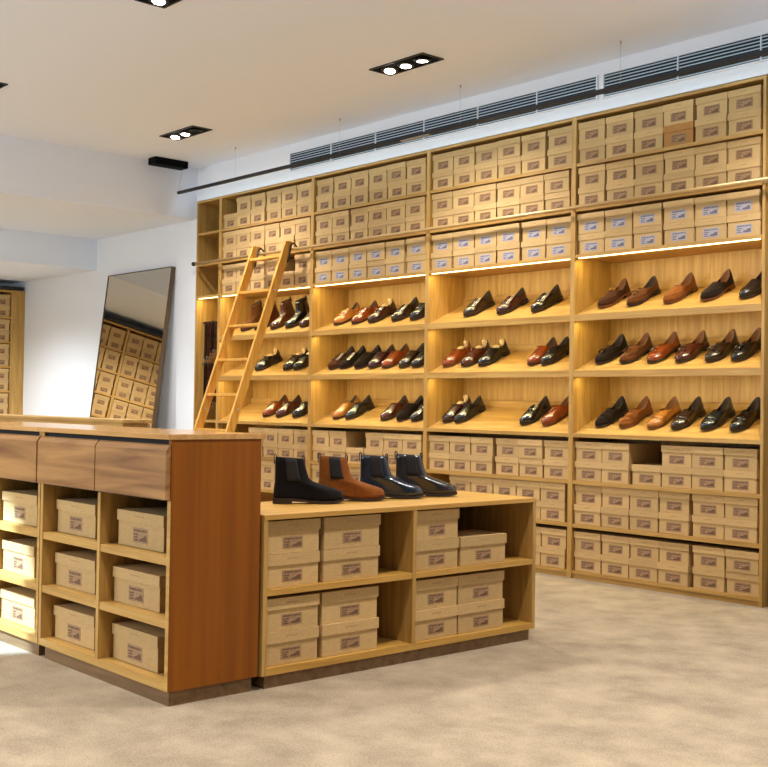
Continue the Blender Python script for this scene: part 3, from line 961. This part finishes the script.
kc = box_kit(0.35, 0.21, 0.138, 0.042, STICK_C, INK_A, 0.32, 0.60)
CB = [(-0.703, 0.538, 'right'), (-0.765, 0.31, 'right'), (-0.757, 0.084, 'right'), (-1.265 + 0.004, 0.538, 'middle'), (-1.275, 0.31, 'middle'), (-1.275, 0.084, 'middle'),
      (-1.835, 0.538, 'left'), (-1.815, 0.31, 'left'), (-1.79, 0.084, 'left')]
where = {'right': 'column nearest the bench', 'middle': 'middle visible column', 'left': 'column at the photo edge'}
for x, z, c in CB:
    x = max(x, -1.236) if c == 'middle' else (max(x, -1.79) if c == 'left' else x)
    lv = {0.538: 'top', 0.31: 'middle', 0.084: 'bottom'}[z]
    if c == 'right': x = max(x, -0.728)
    shoe_box(kc, (x + 0.175, CY1 + 0.055 + 0.105, z), random.uniform(-0.02, 0.02), 'single wide shoe box in the %s cubby of the counter, %s' % (lv, where[c]), 'wide shoe boxes in the counter cubbies')

# rear counter
u = thing('counter_unit', 'wooden cabinet behind the front counter, its top just showing', 'counter')
bx('cabinet_body', (-6.0, -2.57, -2.585, -2.42, 0.0, 0.975), OAK_H, u)
bx('worktop', (-6.0, -2.55, -2.6, -2.40, 0.975, 0.995), OAK_H, u, 0.002)

# ------------------------------------------------------------------ low bench
BX, BY0, BY1, BH = -0.2076, -3.274, -1.6855, 0.672
bench = thing('display_bench', 'low oak display bench with shoe boxes inside and boots on top', 'bench')
t = 0.020
bd = 0.50
bx('side_panel', (BX - bd, BX, BY0, BY0 + t, 0.052, BH - 0.02), OAK_V, bench)
bx('side_panel', (BX - bd, BX, BY1 - t, BY1, 0.052, BH - 0.02), OAK_V, bench)
bx('divider', (BX - bd + 0.012, BX, -2.4865, -2.466, 0.08, BH - 0.02), OAK_V, bench)
bx('back_panel', (BX - bd, BX - bd + 0.012, BY0 + t, BY1 - t, 0.08, BH - 0.02), BACKW, bench)
bx('bottom_panel', (BX - bd, BX, BY0 + t, BY1 - t, 0.052, 0.08), OAK_Y, bench)
bx('shelf', (BX - bd + 0.012, BX - 0.002, BY0 + t, -2.4865, 0.358, 0.382), OAK_Y, bench)
bx('shelf', (BX - bd + 0.012, BX - 0.002, -2.466, BY1 - t, 0.358, 0.382), OAK_Y, bench)
bx('plinth', (BX - bd + 0.03, BX - 0.014, BY0 + 0.02, BY1 - 0.028, 0.0, 0.052), PLINTH, bench)
bx('bench_top', (BX - bd, BX + 0.002, BY0, BY1 + 0.001, BH - 0.02, BH), OAK_Y, bench, 0.001)
k27 = box_kit(0.270, 0.21, 0.131, 0.044, STICK_C, INK_A, 0.37, 0.52)
k30 = box_kit(0.302, 0.21, 0.131, 0.044, STICK_C, INK_A, 0.34, 0.52)
for (y0, y1, z, n, sec) in ((-3.253, -2.983, 0.382, 2, 'upper cubby beside the counter, first stack'), (-2.966, -2.657, 0.382, 2, 'upper cubby beside the counter, second stack'),
                            (-3.253, -2.983, 0.08, 2, 'lower cubby beside the counter, first stack'), (-2.966, -2.664, 0.08, 2, 'lower cubby beside the counter, second stack'),
                            (-2.457, -2.187, 0.382, 2, 'upper cubby at the far end, first stack'), (-2.176, -1.872, 0.382, 1, 'upper cubby at the far end, standing unstacked'),
                            (-2.457, -2.187, 0.08, 2, 'lower cubby at the far end, first stack'), (-2.184, -1.884, 0.08, 2, 'lower cubby at the far end, second stack')):
    for k in range(n):
        kit = k27 if y1 - y0 < 0.29 else k30
        pos = '' if n == 1 else (', bottom box', ', top box')[k]
        shoe_box(kit, (BX - 0.014 - 0.105 - random.uniform(0, 0.006), (y0 + y1) / 2, z + 0.131 * k), math.pi / 2 + random.uniform(-0.008, 0.008),
                 'shoe box in bench %s%s' % (sec, pos), 'shoe boxes inside the low bench')

# boots on the bench
for (hx, hy, mat, desc) in ((-0.600, -2.945, su((20, 17, 16)), 'black suede chelsea boot on the bench, nearest the counter'),
                            (-0.605, -2.700, su((128, 72, 26)), 'tan brown suede chelsea boot with dark elastic on the bench'),
                            (-0.610, -2.455, le((20, 28, 40)), 'dark navy leather chelsea boot on the bench, behind the tan one'),
                            (-0.620, -2.225, le((38, 28, 24)), 'dark brown leather chelsea boot on the bench, furthest from the counter')):
    make_shoe('boot_chelsea', mat, (hx, hy, BH), (0, 0, math.radians(180 - 27)), desc, 'chelsea boots on the bench', name='chelsea_boot', scale=1.03)

# ------------------------------------------------------------------ air vents above the shelving
def vent(x0, x1, z0, z1, label):
    u = thing('air_vent', label, 'vent', group='air vents above the shelving')
    bx('vent_backing', (x0, x1, -0.004, -0.001, z0, z1), GRDARK, u)
    bm = bmesh.new()
    n = 7
    for k in range(n):
        z = lerp(z0 + 0.012, z1 - 0.012, k / (n - 1))
        prism(bm, [(-0.014, z - 0.006), (-0.014, z - 0.001), (-0.004, z + 0.005), (-0.004, z + 0.000)], x0, x1)
    part('vent_slats', bm, GRILLE, u)
    bm = bmesh.new()
    f = 0.008
    box(bm, x0 - f, x1 + f, -0.016, 0, z1, z1 + f); box(bm, x0 - f, x1 + f, -0.016, 0, z0 - f, z0)
    x = x0 - f
    box(bm, x0 - f, x0, -0.016, 0, z0, z1); box(bm, x1, x1 + f, -0.016, 0, z0, z1)
    k = 1
    while x0 + 0.55 * k < x1 - 0.1:
        box(bm, x0 + 0.55 * k - 0.003, x0 + 0.55 * k + 0.003, -0.0155, -0.003, z0, z1); k += 1
    part('vent_frame', bm, WALLP, u)
vent(-4.44, -1.19, 3.085, 3.228, 'long slatted air vent above the shelving, the one further from the loafer bay')
vent(-1.13, 1.2, 3.085, 3.228, 'slatted air vent above the loafer bay, running out of the photo')

# hanging black light bar
bar = thing('light_bar', 'long slim black bar hung on thin wires before the air vents', 'light bar')
bx('bar', (-5.814, 1.2, -0.282, -0.256, 3.022, 3.048), BLACK, bar, 0.002)
area('bar_light', (-2.3, -0.252, 3.035), (math.radians(36), 0, 0), 7.0, 0.02, BAR_W, COOL).parent = bar
bx('bar_light_lens', (-5.80, 1.19, -0.2555, -0.2535, 3.028, 3.042), glow('bar_lens_glow', (215, 235, 255), 3.0), bar)
bx('bar_joint', (-2.75, -2.45, -0.287, -0.253, 3.018, 3.024), STEEL, bar)
for x in (-4.882, -3.464, -2.157, -0.808, 0.55):
    bm = bmesh.new(); tube(bm, [(x, -0.27, 3.05), (x, -0.27, ZC - 0.002)], 0.0009, 6); wr = part('suspension_wire', bm, STEEL, bar)
    bm = bmesh.new(); lathe(bm, [(0.004, 0), (0.006, 0.010), (0.006, 0.020)], 10, origin=(x, -0.27, ZC - 0.0215)); part('ceiling_grip', bm, STEEL, wr)
bm = bmesh.new(); tube(bm, [(-5.79, -0.27, 3.05), (-5.785, -0.262, 3.15), (-5.77, -0.25, 3.248)], 0.0015, 6); part('suspension_wire', bm, STEEL, bar)
tag(bx('driver_box', (-5.83, -5.70, -0.58, -0.235, 3.25, ZC - 0.001), BLACKM, None, 0.003), 'small black box on the ceiling above the end of the hanging bar', 'ceiling box')

# ------------------------------------------------------------------ ceiling downlights
def downlight(x, y, label, lit=(1, 1, 1), tilt=(12, 4, -5), z=ZC, power=1.0, col=SPOT_COL, cone=145):
    u = thing('downlight', label, 'ceiling light', (x, y, z), group='triple ceiling downlights')
    bm = bmesh.new()
    hx, hy, f = 0.255, 0.095, 0.012
    for e in ((-hx, hx, -hy, -hy + f, -0.008, 0), (-hx, hx, hy - f, hy, -0.008, 0), (-hx, -hx + f, -hy + f, hy - f, -0.008, 0), (hx - f, hx, -hy + f, hy - f, -0.008, 0)): box(bm, *e)
    part('trim_frame', bm, BLACK, u)
    bx('housing', (-hx + f, hx - f, -hy + f, hy - f, -0.003, -0.0005), BLACKM, u)
    for k in range(3):
        bm = bmesh.new()
        mt = Matrix.Rotation(math.radians(tilt[k]), 3, Vector((-0.8, -0.6, 0)))
        lathe(bm, [(0.056, -0.002), (0.056, -0.007), (0.050, -0.012)], 24, mtx=mt, mat=0)
        lathe(bm, [(0.036, -0.0118), (0.036, -0.0135)], 24, mtx=mt, mat=1)
        lp = part('lamp', bm, [BLACK, LAMP if lit[k] else BLACKM], u)
        lp.location = (-0.155 + 0.155 * k, 0, -0.004 - 0.010 * (tilt[k] > 20))
    l = bpy.data.lights.new('downlight_beam', 'SPOT')
    l.energy = SPOT_W * power; l.color = col; l.spot_size = math.radians(cone); l.spot_blend = 0.8; l.shadow_soft_size = 0.07
    o = bpy.data.objects.new('downlight_beam', l); C.objects.link(o); o.parent = u; o.location = (0, 0, -0.06)
    return u
downlight(-2.06, -0.873, 'black triple downlight with all three lamps lit, nearest the hanging bar')
downlight(-4.73, -0.870, 'black triple downlight close to the ceiling step, its last lamp dark', (1, 1, 0), (12, 4, -5))
downlight(-1.97, -2.660, 'black downlight cut off by the top edge of the photo')
downlight(-4.62, -2.635, 'black downlight cut off by the left edge of the photo')
for x, y in ((0.6, -0.87), (0.7, -2.65), (0.7, -4.45), (-2.0, -4.45), (-4.7, -4.45), (-0.8, -6.3), (-2.0, -6.2), (2.6, -4.4), (2.8, -2.2)):
    downlight(x, y, 'black triple ceiling downlight outside the photo, over the shop floor', power=1.7 if x > 2.5 else 1.15, cone=145 if y > -1 else 102)
downlight(-8.5, -1.6, 'downlight in the low soffit outside the photo, washing the white wall', z=2.505, power=1.9, col=(0.90, 0.96, 1.0), cone=150)
downlight(-6.9, -2.6, 'added unseen downlight in the upper soffit, brightening the white wall', z=2.832, power=2.8, col=(0.90, 0.96, 1.0))  # added lamp, put in to brighten the white wall
# added unseen cool beam, brightening the boxes at the counter's far end
l = bpy.data.lights.new('aimed_beam', 'SPOT')
l.energy = 3300; l.color = (0.42, 0.68, 1.0); l.spot_size = math.radians(13); l.spot_blend = 0.35; l.shadow_soft_size = 0.03
o = bpy.data.objects.new('aimed_beam', l); C.objects.link(o)
o.location = (-2.15, -4.45, 3.22)
o.location = (-2.0, -6.1, 3.2)
o.rotation_euler = (Vector((-1.80, -3.70, 0.12)) - o.location).to_track_quat('-Z', 'Y').to_euler()
print('boxes', N_BOX[0])
